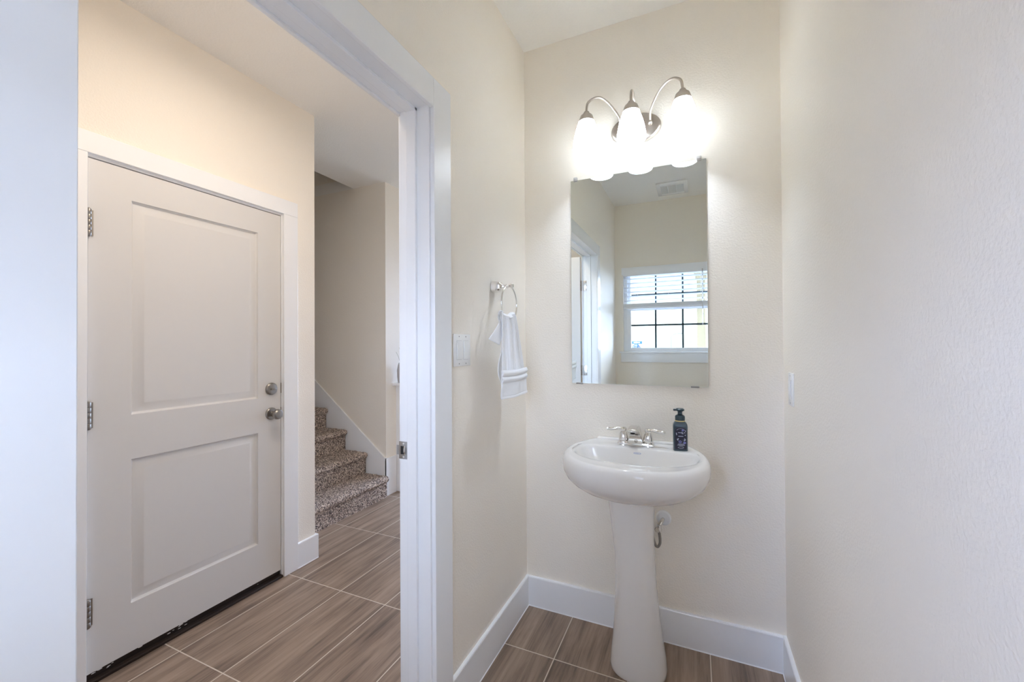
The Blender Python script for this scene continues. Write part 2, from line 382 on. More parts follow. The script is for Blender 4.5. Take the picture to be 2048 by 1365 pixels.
tube(b, [(-.099, DY1-.002, .924), (-.097, DY1-.006, .930), (-.096, DY1-.008, .938), (-.097, DY1-.006, .946), (-.099, DY1-.002, .951)], .0022, 8)
lathe(b, [(.0035, 0), (.003, .001)], (-.103, DY1-.0018, .959), (0, -1, 0), 12); lathe(b, [(.0035, 0), (.003, .001)], (-.103, DY1-.0018, .916), (0, -1, 0), 12)
obj('lip_and_screws', b, 'chrome', sp)

# ------------------------------------------------------------------ baseboards
def baseboard(name, segs, label):
    b = BM()
    for (x0, x1, y0, y1, ax, sgn) in segs:
        # ax: 'x' -> board lies against a plane x=const (face towards sgn), 'y' likewise
        prof = [(0, 0), (BT, 0), (BT, BH-.004), (BT-.002, BH), (0, BH)]
        if ax == 'x': prism(b, [(x0+sgn*p, q) for p, q in prof], 1, y0, y1); prism(b, [(x0+sgn*BT, 0), (x0+sgn*(BT+.0025), 0), (x0+sgn*BT, .0035)], 1, y0, y1)
        else: 
            poly = [(y0+sgn*p, q) for p, q in prof]; prism(b, poly, 0, x0, x1); prism(b, [(y0+sgn*BT, 0), (y0+sgn*(BT+.0025), 0), (y0+sgn*BT, .0035)], 0, x0, x1)
    return struct(name, b, 'trim', label, 'baseboard')
baseboard('baseboard_left', [(0, 0, CO1, 0, 'x', 1), (0, 0, YW, CO0, 'x', 1)], 'white baseboard under the towel ring wall')
baseboard('baseboard_back', [(BT, W-BT, 0, 0, 'y', -1)], 'white baseboard behind the sink pedestal')
baseboard('baseboard_right', [(W, W, YW, 0, 'x', -1)], 'white baseboard along the near cream wall')
baseboard('baseboard_front', [(0, W, YW, YW, 'y', 1)], 'white baseboard under the mirrored window')
baseboard('baseboard_hall', [(HX, HX, -.2366, EY+BT, 'x', 1), (HX, HX, YW, -1.22, 'x', 1), (SX, HX, EY, EY, 'y', 1)], 'white baseboard at the end of the beige entry wall')
baseboard('baseboard_partition', [(-T, -T, CO1, YN, 'x', -1), (-T, -T, YW, CO0, 'x', -1), (SX, SX, 1.602, YN, 'x', 1)], 'white baseboard along the hall beyond the stairs')
# stair skirt
b = BM(); zt = lambda x: .318+(SX-x)*.770
prism(b, [(SX+.012, 0), (SX+.012, .318), (SX, .318), (-3.9, zt(-3.9)), (-3.9, zt(-3.9)-.62), (-1.9, 0)], 1, SY-.012, SY)
box(b, SX, SX+.013, SY-.012, .985, 0, .318, .001)
struct('trim_4', b, 'trim', 'sloping white skirt board beside the carpeted stairs', 'stair skirt')

# ------------------------------------------------------------------ entry door in the hall
ed = thing('door_1', (HX, -1.127, 0), 'white two panel entry door with nickel knob and deadbolt in the hall', 'door', kind='structure')
dy0, dy1, dz0, dz1 = -1.127, -.3315, .040, 2.006
def panel_door(b, u0, u1, z0, z1, holes, P, thick):
    """front face with raised moulded panels; P(u, z, d) maps to the world, d = depth behind the face"""
    us = sorted({u0, u1, *[h[0] for h in holes], *[h[1] for h in holes]}); zs = sorted({z0, z1, *[h[2] for h in holes], *[h[3] for h in holes]})
    V = {}
    def v(u, z, d=0):
        k = (round(u, 5), round(z, 5), round(d, 5))
        if k not in V: V[k] = b.verts.new(P(u, z, d))
        return V[k]
    for i in range(len(us)-1):
        for j in range(len(zs)-1):
            if any(abs(us[i]-h[0]) < 1e-6 and abs(us[i+1]-h[1]) < 1e-6 and abs(zs[j]-h[2]) < 1e-6 for h in holes): continue
            b.faces.new((v(us[i], zs[j]), v(us[i+1], zs[j]), v(us[i+1], zs[j+1]), v(us[i], zs[j+1])))
    for h in holes:
        prev = None
        for ins, d in ((0, 0), (.003, .008), (.008, .012), (.012, .012), (.042, .002), (.045, .002)):
            r = [v(h[0]+ins, h[2]+ins, d), v(h[1]-ins, h[2]+ins, d), v(h[1]-ins, h[3]-ins, d), v(h[0]+ins, h[3]-ins, d)]
            if prev:
                for k in range(4): b.faces.new((prev[k], prev[(k+1) % 4], r[(k+1) % 4], r[k]))
            prev = r
        b.faces.new(prev)
    fr = [v(u0, z0), v(u1, z0), v(u1, z1), v(u0, z1)]
    bk = [v(u0, z0, thick), v(u1, z0, thick), v(u1, z1, thick), v(u0, z1, thick)]
    # sides follow every grid vertex of the rim
    rim = [v(u, z0) for u in us] + [v(u1, z) for z in zs[1:]] + [v(u, z1) for u in reversed(us[:-1])] + [v(u0, z) for z in reversed(zs[1:-1])]
    bkr = [b.verts.new(x.co + (P(0, 0, thick)-P(0, 0, 0))) for x in rim]
    for v_ in bk: b.verts.remove(v_)
    n = len(rim)
    for k in range(n): b.faces.new((rim[k], rim[(k+1) % n], bkr[(k+1) % n], bkr[k]))
    b.faces.new(bkr); bmesh.ops.recalc_face_normals(b, faces=b.faces)
holes = [(-.994, -.460, 1.004, 1.882), (-.994, -.460, .236, .822)]
b = BM(); panel_door(b, dy0, dy1, dz0, dz1, holes, lambda u, z, d: Vector((HX-.002-d, u, z)), .04); obj('door_leaf', b, 'door', ed, 20)
b = BM(); box(b, HX-.055, HX-.012, dy0-.002, dy1+.002, .012, .040)
box(b, HX-.075, HX+.012, dy0-.004, dy1+.004, .0, .013, .002); obj('door_sweep', b, 'threshold', ed)
random.seed(4); b = BM()
for k in range(16):
    y = random.choice((-.83, -.80, -1.08, -1.06, random.uniform(dy0, dy1))) + random.uniform(-.03, .03); y = max(dy0+.01, min(dy1-.01, y)); s = random.uniform(.002, .006)
    sphere(b, (HX-.0115, y, random.uniform(.018, .036)), s, .15, 1.6, .5, 8)
obj('paint_specks', b, 'plastic', ed)
for z0, z1 in ((1.706, 1.808), (.970, 1.072), (.221, .325)):
    b = BM(); yc = -1.1285
    for k in range(5):
        h = (z1-z0)/5; lathe(b, [(.0078, 0), (.0085, .001), (.0085, h-.002), (.0078, h-.0008)], (HX+.0075, yc, z0+k*h), n=16)
    box(b, HX-.001, HX+.0015, yc, yc+.016, z0+.002, z1-.002); sphere(b, (HX+.0075, yc, z1), .0068, sz=.6); sphere(b, (HX+.0075, yc, z0), .0068, sz=.6)
    obj('hinge', b, 'darknickel', ed)
kx, ky, kz = HX, -.387, .913
b = BM(); lathe(b, [(.001, 0), (.033, .0), (.033, .004), (.029, .009), (.014, .011), (.012, .03), (.013, .034)], (kx-.002, ky, kz), (1, 0, 0))
kn = obj('door_knob', b, 'darknickel', ed)
b = BM(); lathe(b, [(.012, .030), (.018, .034), (.025, .041), (.0275, .050), (.026, .059), (.020, .065), (.008, .067)], (kx, ky, kz), (1, 0, 0)); obj('knob_grip', b, 'darknickel', kn)
b = BM(); lathe(b, [(.001, 0), (.033, 0), (.033, .006), (.028, .012), (.018, .014), (.001, .0145)], (kx-.002, ky, 1.048), (1, 0, 0)); dbt = obj('deadbolt', b, 'darknickel', ed)
b = BM(); box(b, kx+.012, kx+.024, ky-.014, ky+.014, 1.043, 1.052, .003); obj('thumb_turn', b, 'darknickel', dbt)
for z in (.913, 1.048):
    b = BM(); box(b, HX-.03, HX+.001, dy1+.0008, dy1+.0038, z-.028, z+.028); obj('strike_plate', b, 'darknickel', ed)
b = BM()
box(b, HX-.12, HX, EDY0-.012, dy0-.0035, 0, EDZ+.012); box(b, HX-.12, HX, dy1+.004, EDY1+.012, 0, EDZ+.012); box(b, HX-.12, HX, EDY0, EDY1, dz1+.004, EDZ+.012)
box(b, HX-.06, HX-.047, EDY0, EDY1, dz1-.01, EDZ); box(b, HX-.12, HX-.11, EDY0, EDY1, 0, EDZ)
obj('door_frame', b, 'trim', ed, 0)
b = BM()
box(b, HX, HX+.018, -.3235, -.2366, 0, 2.020, .0015); box(b, HX, HX+.018, -1.222, -1.1345, 0, 2.020, .0015); box(b, HX, HX+.018, -1.222, -.2366, 2.0205, 2.101, .0015)
struct('trim_5', b, 'trim', 'flat white casing around the hall entry door', 'door casing')

# ------------------------------------------------------------------ powder room door, open into the hall
pd = thing('door_2', (-.14, DY0, 0), 'open white door leaf hinged to the near jamb, glimpsed in the mirror', 'door', kind='structure')
PY = DY0+.010
hl = [(-.145-.66, -.145-.12, .95, 1.85), (-.145-.66, -.145-.12, .23, .80)]
b = BM(); panel_door(b, -.145-.785, -.147, .012, 2.036, hl, lambda u, z, d: Vector((u, PY+.035-d, z)), .035); obj('door_leaf', b, 'door', pd, 20)
for zc in (1.79, 1.053, .27):
    b = BM(); lathe(b, [(.0062, -.044), (.0062, .044)], (-.1405, DY0+.004, zc), n=14)
    for k in range(5): lathe(b, [(.0068, 0), (.0068, .014)], (-.1405, DY0+.004, zc-.044+k*.0182), n=14)
    hb = obj('hinge', b, 'nickel', pd)
    b = BM(); box(b, -.137, -.093, DY0, DY0+.0018, zc-.044, zc+.044, .0008); box(b, -.1472, -.1455, DY0+.010, DY0+.042, zc-.044, zc+.044, .0006); obj('hinge_leaf', b, 'nickel', hb)
    b = BM()
    for dz in (-.03, 0, .03):
        lathe(b, [(.0034, 0), (.003, .0008)], (-.105 if dz else -.1, DY0+.0018, zc+dz), (0, 1, 0), 10)
        lathe(b, [(.0034, 0), (.003, .0008)], (-.1455, DY0+(.034 if dz else .038), zc+dz), (1, 0, 0), 10)
    obj('screws', b, 'engrave', hb)

pd.location.x += .0145
# ------------------------------------------------------------------ carpeted staircase
st = thing('staircase', (-1.61, .38, 0), 'stairs in speckled grey brown carpet rising behind the entry wall', 'stairs')
RISE, RUN, NX = .178, .2345, -1.585
def step_mesh(y0, y1):
    prof = []; th = .0
    xr = NX-.026     # riser plane
    for k in range(27): prof.append((xr, .0+(RISE-.052)*k/26))
    cz, rr = RISE-.026, .026
    for k in range(1, 15):
        a = -PI/2 + PI*k/15; prof.append((NX-.026+rr*math.cos(a), cz+rr*math.sin(a)))
    L_ = RUN+.004
    for k in range(0, 46): prof.append((NX-.026-L_*k/45, RISE))
    ny = int((y1-y0)/.0055)
    bm = BM(); rows = []
    for j in range(ny+1):
        y = y0+(y1-y0)*j/ny; row = []
        for i, (x, z) in enumerate(prof):
            a, c = prof[max(0, i-1)], prof[min(len(prof)-1, i+1)]
            nx, nz = (c[1]-a[1]), -(c[0]-a[0]); l = math.hypot(nx, nz) or 1; nx /= l; nz /= l
            p = Vector((x, y, z))
            d = noise.noise(p*150)*.0042 + noise.noise(p*60)*.003 + noise.noise(p*320)*.002
            e = min(1, min(j, ny-j)/3)
            off = d + (1-e)*-.010
            row.append(bm.verts.new((x+nx*off, y, z+nz*off)))
        rows.append(row)
    for a, c in zip(rows, rows[1:]):
        for i in range(len(prof)-1): bm.faces.new((a[i], c[i], c[i+1], a[i+1]))
    # body below the tread so each step is solid
    box(bm, NX-.026-L_, NX-.030, y0+.004, y1-.004, .0, RISE-.006)
    return bm
s0 = obj('carpeted_step', step_mesh(EY+.002, SY-.014), 'carpet', st, 180)
for k in range(1, 13):
    s = s0.copy(); COL.objects.link(s); s.parent = st; s.location = (-RUN*k, 0, RISE*k)
b = BM(); prism(b, [(NX-.04-RUN, 0), (NX-.04-RUN*13, RISE*12-.01), (NX-.04-RUN*13, 0)], 1, EY+.01, SY-.02); obj('stair_carriage', b, 'trim', st, 0)

# ------------------------------------------------------------------ ledge, vase and plant past the stair corner
lg = thing('ledge', (-1.58, 1.2, 0), 'white capped ledge jutting out past the stair wall corner', 'ledge')
obj('ledge_body', one(box, SX+.001, SX+.06, .995, 1.6, 0, .930), 'trim', lg, 0)
obj('ledge_cap', one(box, SX+.001, SX+.16, .945, 1.65, .930, .952, .003), 'trim', lg)
vs = thing('vase', (-1.570, 1.000, .952), 'grey ceramic vase standing on the white ledge in the hall', 'vase')
obj('vase_body', one(lathe, [(.03, 0), (.040, .004), (.046, .05), (.048, .11), (.040, .155), (.034, .175), (.030, .176), (.034, .15)], (-1.570, 1.000, .952), n=24, cap1=False), 'vase', vs)
pl = thing('plant_sprig', (-1.570, 1.000, 1.0), 'dark green leafy sprig with pale twigs standing in the grey vase', 'plant')
b = BM(); random.seed(2)
for k in range(14):
    a = random.uniform(0, 2*PI); l = random.uniform(.10, .24); rr = random.uniform(.02, .09)
    p0 = Vector((-1.565+.01*math.cos(a), 1.0+.01*math.sin(a), 1.05)); p2 = Vector((-1.565+max(-.04, rr*math.cos(a)), 1.0+rr*math.sin(a), 1.08+l)); p1 = (p0+p2)/2+Vector((0, 0, .03))
    tube(b, spline([p0, p1, p2], 4), .0013, 5)
obj('twigs', b, 'twig', pl)
b = BM()
for (px_, pz, ang, ln) in ((-.02, 1.24, 80, .07), (.015, 1.19, 40, .08), (.03, 1.15, 120, .07), (-.03, 1.12, 20, .06), (.05, 1.22, 60, .08), (.0, 1.28, 95, .07), (.04, 1.10, 150, .07), (-.01, 1.17, 130, .06)):
    c = Vector((-1.565+px_*.4, 1.0+px_, pz)); d = Vector((.2, math.cos(R(ang)), math.sin(R(ang)))).normalized(); w = d.cross(Vector((1, 0, 0))).normalized()
    rings = []
    for t in (0, .2, .5, .8, 1):
        ww = .014*math.sin(PI*min(.98, max(.04, t))); p = c+d*ln*t-Vector((0, 0, .02*t*t))
        rings.append([p+w*ww, p+Vector((.002, 0, 0)), p-w*ww, p-Vector((.001, 0, 0))])
    loft(b, rings)
bmesh.ops.recalc_face_normals(b, faces=b.faces)
obj('leaves', b, 'leaf', pl)

# ------------------------------------------------------------------ ceiling lamp added out of view to light the hall
hlx, hly = -.50, -.86
hlm = thing('added_ceiling_lamp', (hlx, hly, HH), 'added round flush ceiling lamp in the hall, out of view', 'ceiling lamp')
obj('added_lamp_base', one(lathe, [(.001, 0), (.16, 0), (.16, .018), (.15, .022), (.14, .022)], (hlx, hly, HH), (0, 0, -1), 40, cap1=False), 'nickel', hlm)
obj('added_lamp_diffuser', one(lathe, [(.145, .015), (.14, .035), (.11, .055), (.06, .066), (.005, .07)], (hlx, hly, HH), (0, 0, -1), 40, cap0=False), 'diffuser', hlm)
hl_ = light('hall_fill_light', 'AREA', (hlx, hly, HH-.08), HALL_FILL_W, (1, .87, .74), shape='DISK', size=.3)

# ------------------------------------------------------------------ mirror
mi = thing('wall_mirror', (.53, 0, 1.1), 'frameless rectangular mirror above the pedestal sink', 'mirror')
mx0, mx1, mz0, mz1 = .2375, .8215, 1.0975, 2.0555
obj('mirror_glass', one(box, mx0, mx1, -.006, -.001, mz0, mz1, .0012, 1), 'mirror', mi, 0)
for x in (.262, .793):
    b = BM(); box(b, x-.009, x+.009, -.0125, -.0005, mz1-.006, mz1+.013, .003); lathe(b, [(.0065, 0), (.0065, .003), (.003, .0045)], (x, -.0125, mz1+.004), (0, -1, 0), 14)
    o = obj('mirror_clip', b, 'clear', mi); o['label'] = 'clear plastic mirror clip'
for x in (.275, .770):
    b = BM(); box(b, x-.016, x+.016, -.0095, -.0005, mz0-.003, mz0+.0035, .001); o = obj('mirror_clip', b, 'darknickel', mi); o['label'] = 'dark metal mirror clip'

# ------------------------------------------------------------------ vanity light
vx, vz = .5385, 2.238
vl = thing('vanity_light', (vx, 0, vz), 'three arm brushed nickel vanity light with frosted tulip shades above the mirror', 'wall lamp')
b = BM(); rings = []
for s_, y in ((1, 0), (1, -.010), (.985, -.016), (.94, -.019), (.90, -.0195), (.02, -.021)):
    rings.append([Vector((vx+.107*s_*math.cos(2*PI*k/56), y-.0005, vz+.066*s_*math.sin(2*PI*k/56))) for k in range(56)])
loft(b, rings); bmesh.ops.recalc_face_normals(b, faces=b.faces); obj('backplate', b, 'nickel', vl)
SHY, SHZ = -.158, 2.116
for x in (.353, .539, .735):
    dx = x-vx; s = (dx > .01)-(dx < -.01)
    ax = vx+s*.064
    if s: pts = [(ax, -.018, vz+.003), (ax, -.030, vz+.012), (ax+s*.004, -.047, vz+.05), (ax+s*.04, -.085, vz+.098), (x-s*.045, -.125, vz+.113), (x-s*.008, -.154, vz+.085), (x, SHY, vz+.045), (x, SHY, vz+.025)]
    else: pts = [(x, -.018, vz+.035), (x, -.035, vz+.05), (x, -.065, vz+.095), (x, -.105, vz+.112), (x, -.142, vz+.095), (x, SHY, vz+.06), (x, SHY, vz+.025)]
    ar = obj('arm', one(tube, spline(pts, 8), .0052, 12), 'nickel', vl)
    if s: obj('finial', one(sphere, (ax, -.030, vz+.004), .0105, 1, 1, 1), 'nickel', ar)
    b = BM(); lathe(b, [(.006, 2.282-SHZ), (.011, 2.280-SHZ), (.015, 2.272-SHZ), (.026, 2.262-SHZ), (.0315, 2.247-SHZ), (.0345, 2.237-SHZ), (.0335, 2.236-SHZ), (.028, 2.248-SHZ)], (x, SHY, SHZ), n=32, cap1=False); obj('shade_holder', b, 'nickel', vl)
    b = BM(); prof = [(.0300, .131), (.0365, .112), (.0445, .088), (.0515, .062), (.0565, .036), (.0585, .015), (.0570, .004), (.0545, 0)]
    lathe(b, prof, (x, SHY, SHZ), n=40, cap0=False, cap1=False)
    obj('glass_shade', b, 'shade', vl, 60)
    obj('bulb', one(lathe, [(.012, .128), (.014, .116), (.0175, .108), (.014, .102), (.002, .100)], (x, SHY, SHZ), n=24), 'bulb', vl)
    for dzz in (.072,):
        p = light('vanity_bulb_light', 'POINT', (x, SHY, SHZ+dzz), VANITY_W, (.77, .91, 1.12), shadow_soft_size=.022); p.parent = vl; p.location = Vector((x, SHY, SHZ+dzz))-ORG[vl.name]

# ------------------------------------------------------------------ pedestal sink
SCX, SCY, DK = .5455, -.235, .8475
sk = thing('pedestal_sink', (SCX, SCY, 0), 'glossy white oval pedestal sink below the mirror', 'sink')
NS = 96
def radial(half):
    """closed outline through half-plan points (x>=0) as a function of the angle about (0, SCY)"""
    pts = [(x, y) for x, y in half]; full = pts + [(-x, y) for x, y in reversed(pts) if x > 1e-6]
    sp = spline([(x, y, 0) for x, y in full], 10, True)
    ang = [(math.atan2(p.y-SCY, p.x) % (2*PI), math.hypot(p.x, p.y-SCY)) for p in sp]; ang.sort()
    def f(a):
        a %= 2*PI; lo = ang[-1][0]-2*PI, ang[-1][1]
        for q in ang + [(ang[0][0]+2*PI, ang[0][1])]:
            if q[0] >= a:
                t = (a-lo[0])/max(1e-9, q[0]-lo[0]); return lo[1]+(q[1]-lo[1])*t
            lo = q
        return ang[0][1]
    return f
outer = radial([(0, -.478), (.09, -.470), (.165, -.440), (.222, -.386), (.257, -.315), (.2695, -.235), (.264, -.155), (.243, -.080), (.212, -.022), (.190, -.003), (.12, -.003), (0, -.003)])
inner = radial([(0, -.368), (.09, -.362), (.155, -.338), (.200, -.298), (.226, -.248), (.232, -.195), (.220, -.155), (.195, -.137), (.12, -.133), (0, -.133)])
def ring(fn, s, z, s2=None, fn2=None, t=0, back=None):
    out = []
    for k in range(NS):
        a = 2*PI*k/NS; r = fn(a)*s
        if fn2: r = r*(1-t)+fn2(a)*s2*t
        y = SCY+r*math.sin(a)
        out.append(Vector((SCX+1.022*r*math.cos(a), y, z)))
    return out
rings = [ring(outer, .28, .690), ring(outer, .44, .694), ring(outer, .60, .705), ring(outer, .74, .721), ring(outer, .86, .742), ring(outer, .94, .764),
         ring(outer, .985, .788), ring(outer, 1.0, .808), ring(outer, .998, .824), ring(outer, .985, .838), ring(outer, .960, .848), ring(outer, .93, .8520), ring(outer, .90, .8522),
         ring(outer, .875, .8512), ring(outer, .85, .8492, 1.06, inner, .55), ring(inner, 1.05, .8480), ring(inner, 1.02, .8468), ring(inner, .995, .8435), ring(inner, .97, DK-.014),
         ring(inner, .93, .812), ring(inner, .86, .782), ring(inner, .74, .752), ring(inner, .56, .734), ring(inner, .36, .724), ring(inner, .16, .719), ring(inner, .10, .718)]
b = BM(); loft(b, rings, True, True)
box(b, SCX-.185, SCX+.185, -.034, -.0015, .835, .860, .006, 3)
bmesh.ops.recalc_face_normals(b, faces=b.faces)
obj('basin', b, 'porcelain', sk, 50)
# (z, centre y, rx, ry, centre x)
ped = [(.700, -.238, .092, .082, .537), (.670, -.238, .0865, .078, .538), (.60, -.236, .082, .075, .540), (.53, -.232, .0775, .072, .543), (.46, -.226, .0755, .071, .547), (.38, -.220, .0765, .073, .549),
       (.30, -.213, .080, .078, .551), (.20, -.206, .087, .085, .5525), (.12, -.200, .0955, .093, .5535), (.06, -.196, .103, .099, .554), (.02, -.194, .1075, .101, .554), (.004, -.194, .1065, .100, .554), (0, -.194, .104, .097, .554)]
b = BM(); rr = []
for z, cy, rx, ry, cx in ped:
    rg = []
    for k in range(56):
        a = 2*PI*k/56; n_ = 2.35; c, s_ = math.cos(a), math.sin(a)
        rg.append(Vector((cx+rx*abs(c)**(2/n_)*math.copysign(1, c), cy+ry*abs(s_)**(2/n_)*math.copysign(1, s_), z)))
    rr.append(rg)
loft(b, rr); bmesh.ops.recalc_face_normals(b, faces=b.faces); obj('pedestal', b, 'porcelain', sk, 50)
b = BM(); lathe(b, [(.001, .004), (.018, .004), (.021, .002), (.0215, 0)], (SCX, SCY, .7185), n=24); obj('drain', b, 'chrome', sk)
b = BM()
for k in range(26):
    a = 2*PI*k/26; sphere(b, (SCX+.014*math.cos(a)+.004, -.1375, .829+.0035*math.sin(a)), .0011, 1, .3, 1, 6)
for k in range(5): box(b, SCX-.003+k*.0028, SCX-.0015+k*.0028, -.1380, -.1366, .8275, .8305)
obj('maker_mark', b, 'bluemark', sk)

# ------------------------------------------------------------------ faucet
fx, fy = .5360, -.080
fc = thing('faucet', (fx, fy, DK), 'chrome two lever faucet standing on the sink deck', 'faucet')
b = BM(); box(b, fx-.074, fx+.074, fy-.024, fy+.024, DK+.0015, DK+.015, .006, 4); obj('base_plate', b, 'chrome', fc)
sp_prof = [(-.058, 0), (-.104, 0), (-.1025, .026), (-.101, .046), (-.112, .060), (-.140, .0705), (-.166, .0735), (-.180, .0735), (-.186, .079), (-.182, .0865), (-.160, .0905), (-.120, .0915), (-.085, .087), (-.066, .074), (-.059, .045)]
b = BM(); prism(b, [(y, DK+z) for y, z in sp_prof], 0, -1, 1)
def hwz(y, z):
    z -= DK; w = lerp(.0335, .0225, min(1, z/.050)) if z < .05 else lerp(.0225, .0185, min(1, (z-.05)/.03))
    return w*(1 if y > -.17 else .93)
for v in b.verts: v.co.x = fx + math.copysign(hwz(v.co.y, v.co.z), v.co.x)
bmesh.ops.bevel(b, geom=list(b.edges), offset=.0028, segments=3, affect='EDGES', clamp_overlap=True)
bmesh.ops.recalc_face_normals(b, faces=b.faces); spt = obj('spout', b, 'chrome', fc, 40)
b = BM(); lathe(b, [(.009, 0), (.009, .006), (.0075, .0062)], (fx, -.171, DK+.0735), (0, 0, -1), 16); obj('aerator', b, 'slot', spt)
b = BM(); lathe(b, [(.0070, .0), (.0070, .0006), (.0055, .0006), (.0055, 0)], (fx+.004, -.1028, DK+.024), (0, -1, .03), 20, False, False)
for k in range(3): box(b, fx+.0002+k*.0028, fx+.0016+k*.0028, -.1040, -.1028, DK+.0215, DK+.0265)
obj('maker_emblem', b, 'engrave', spt)
for s in (-1, 1):
    hxp = fx+s*.0508
    b = BM(); lathe(b, [(.0245, .002), (.0215, .016), (.0185, .018), (.0205, .022), (.0205, .026), (.0195, .036), (.0165, .048), (.0125, .056), (.0105, .059), (.0135, .064), (.0135, .070), (.009, .0755), (.001, .077)], (hxp, fy, DK), n=28)
    hd = obj('handle', b, 'chrome', fc)
    pts = [(hxp+s*.004, fy-.002, DK+.068), (hxp+s*.020, fy-.004, DK+.070), (hxp+s*.036, fy-.006, DK+.0675), (hxp+s*.054, fy-.008, DK+.0655), (hxp+s*.068, fy-.010, DK+.066)]
    b = BM(); sp_ = spline(pts, 5); nn = len(sp_); tube(b, sp_, [.0048+.0022*math.sin(PI*min(1, i/nn*1.0))**2+.0012*(i/nn) for i in range(nn)], 12)
    obj('lever', b, 'chrome', hd)

# ------------------------------------------------------------------ soap bottle
bx, by, bz = .7125, -.096, DK+.0005
BR = Matrix.Translation((bx, by, bz)) @ Matrix.Rotation(R(9), 4, 'Z') @ Matrix.Diagonal((.92, .92, .842, 1))
sb = thing('soap_bottle', (bx, by, bz), 'dark blue foaming hand soap bottle on the back corner of the sink', 'soap bottle')
def rrect(hw, hd, z, rad, n=6):
    out = []
    for cx_, cy_, a0 in ((hw-rad, hd-rad, 0), (-hw+rad, hd-rad, 90), (-hw+rad, -hd+rad, 180), (hw-rad, -hd+rad, 270)):
        for k in range(n+1):
            a = R(a0+90*k/n); out.append(Vector((cx_+rad*math.cos(a), cy_+rad*math.sin(a), z)))
    return out
def mk(bm): bmesh.ops.recalc_face_normals(bm, faces=bm.faces); bmesh.ops.transform(bm, matrix=BR, verts=bm.verts); return bm
b = BM(); loft(b, [rrect(.0275, .0175, 0, .008), rrect(.0300, .0205, .003, .010), rrect(.0300, .0205, .118, .010), rrect(.0290, .0195, .127, .010), rrect(.0245, .0165, .136, .0115), rrect(.0195, .0155, .141, .0125)]); obj('bottle', mk(b), 'bottle', sb, 50)
b = BM(); lathe(b, [(.0215, 0), (.0215, .0045)], (0, 0, .141), n=32); obj('gold_ring', mk(b), 'gold', sb)
b = BM(); lathe(b, [(.0205, .1455), (.0205, .163), (.0185, .168), (.012, .172), (.0095, .174), (.0095, .186), (.013, .189), (.018, .192), (.0185, .198), (.014, .202), (.001, .203)], (0, 0, 0), n=32)
box(b, -.028, -.004, -.0065, .0065, .190, .199, .003); obj('pump', mk(b), 'pump', sb)
b = BM()   # arched label plate
lab = [(-.0235, .010), (.0235, .010), (.0235, .100)] + [(.0235*math.cos(a), .100+.016*math.sin(a)) for a in [PI*k/12 for k in range(1, 12)]] + [(-.0235, .100)]
prism(b, lab, 1, -.0213, -.0204); lb = obj('front_label', mk(b), 'label', sb, 0)
def marks(name, mt, fn):
    b = BM(); fn(b); obj(name, mk(b), mt, lb, 0)
def pr1(b):
    q = lambda x0, x1, z0, z1: box(b, x0, x1, -.0219, -.0212, z0, z1)
    for k in range(9):
        a = PI*(.15+.7*k/8); q(.017*math.cos(a)-.0012, .017*math.cos(a)+.0012, .096+.013*math.sin(a)-.0008, .096+.013*math.sin(a)+.0008)
    q(-.011, .006, .0885, .0905); q(.004, .006, .084, .094); q(.008, .010, .083, .091); q(-.010, .010, .071, .0735)
    for x, z in ((-.018, .086), (-.017, .080), (-.014, .058), (-.010, .060), (-.012, .054), (.016, .060), (.018, .056), (.0145, .053), (.018, .078), (.016, .090), (.019, .098)): q(x-.0016, x+.0016, z-.0022, z+.0022)
    q(-.012, .014, .034, .0365); q(-.015, .017, .029, .0305); q(-.008, .010, .0245, .026)
    for k in range(7):
        a = PI*(1.15+.7*k/6); q(.012*math.cos(a)-.0015, .012*math.cos(a)+.0015, .022+.006*math.sin(a)-.001, .022+.006*math.sin(a)+.001)
marks('label_print', 'labelmark', pr1)
for prof, c in (([(.0062, 0), (.0062, .0009), (.003, .0009), (.003, 0)], (-.003, -.0210, .046)), ([(.0001, 0), (.0058, 0), (.0058, .0008), (.0001, .0009)], (.0155, -.0210, .042)), ([(.0001, 0), (.0045, 0), (.0045, .0008), (.0001, .0009)], (.008, -.0210, .101))):
    marks('label_flower', 'labelviolet', lambda b, p=prof, c=c: lathe(b, p, c, (0, -1, 0), 14, False, False))

# ------------------------------------------------------------------ shutoff valve and hose
vv = thing('shutoff_valve', (.64, 0, .527), 'chrome water shutoff valve with white escutcheon behind the pedestal', 'valve')
o = obj('escutcheon', one(lathe, [(.032, 0), (.032, .003), (.026, .009), (.012, .011)], (.640, -.0005, .527), (0, -1, 0), 32), 'plastic', vv)
b = BM(); tube(b, [(.638, -.008, .524), (.631, -.030, .514), (.624, -.046, .504)], .0085, 12)
lathe(b, [(.0105, -.014), (.0115, 0), (.0105, .013)], (.623, -.048, .498), (0, 0, 1), 16)
lathe(b, [(.006, 0), (.006, .010), (.011, .012), (.012, .018), (.009, .021)], (.623, -.055, .500), (-.15, -1, 0), 16); obj('valve_body', b, 'chrome', vv)
b = BM(); tube(b, spline([(.624, -.050, .488), (.628, -.052, .462), (.628, -.054, .438), (.620, -.056, .423), (.610, -.058, .430), (.602, -.062, .460), (.597, -.068, .51), (.591, -.076, .58), (.584, -.085, .700)], 6), .0058, 10)
hs = obj('braided_hose', b, 'darknickel', vv)

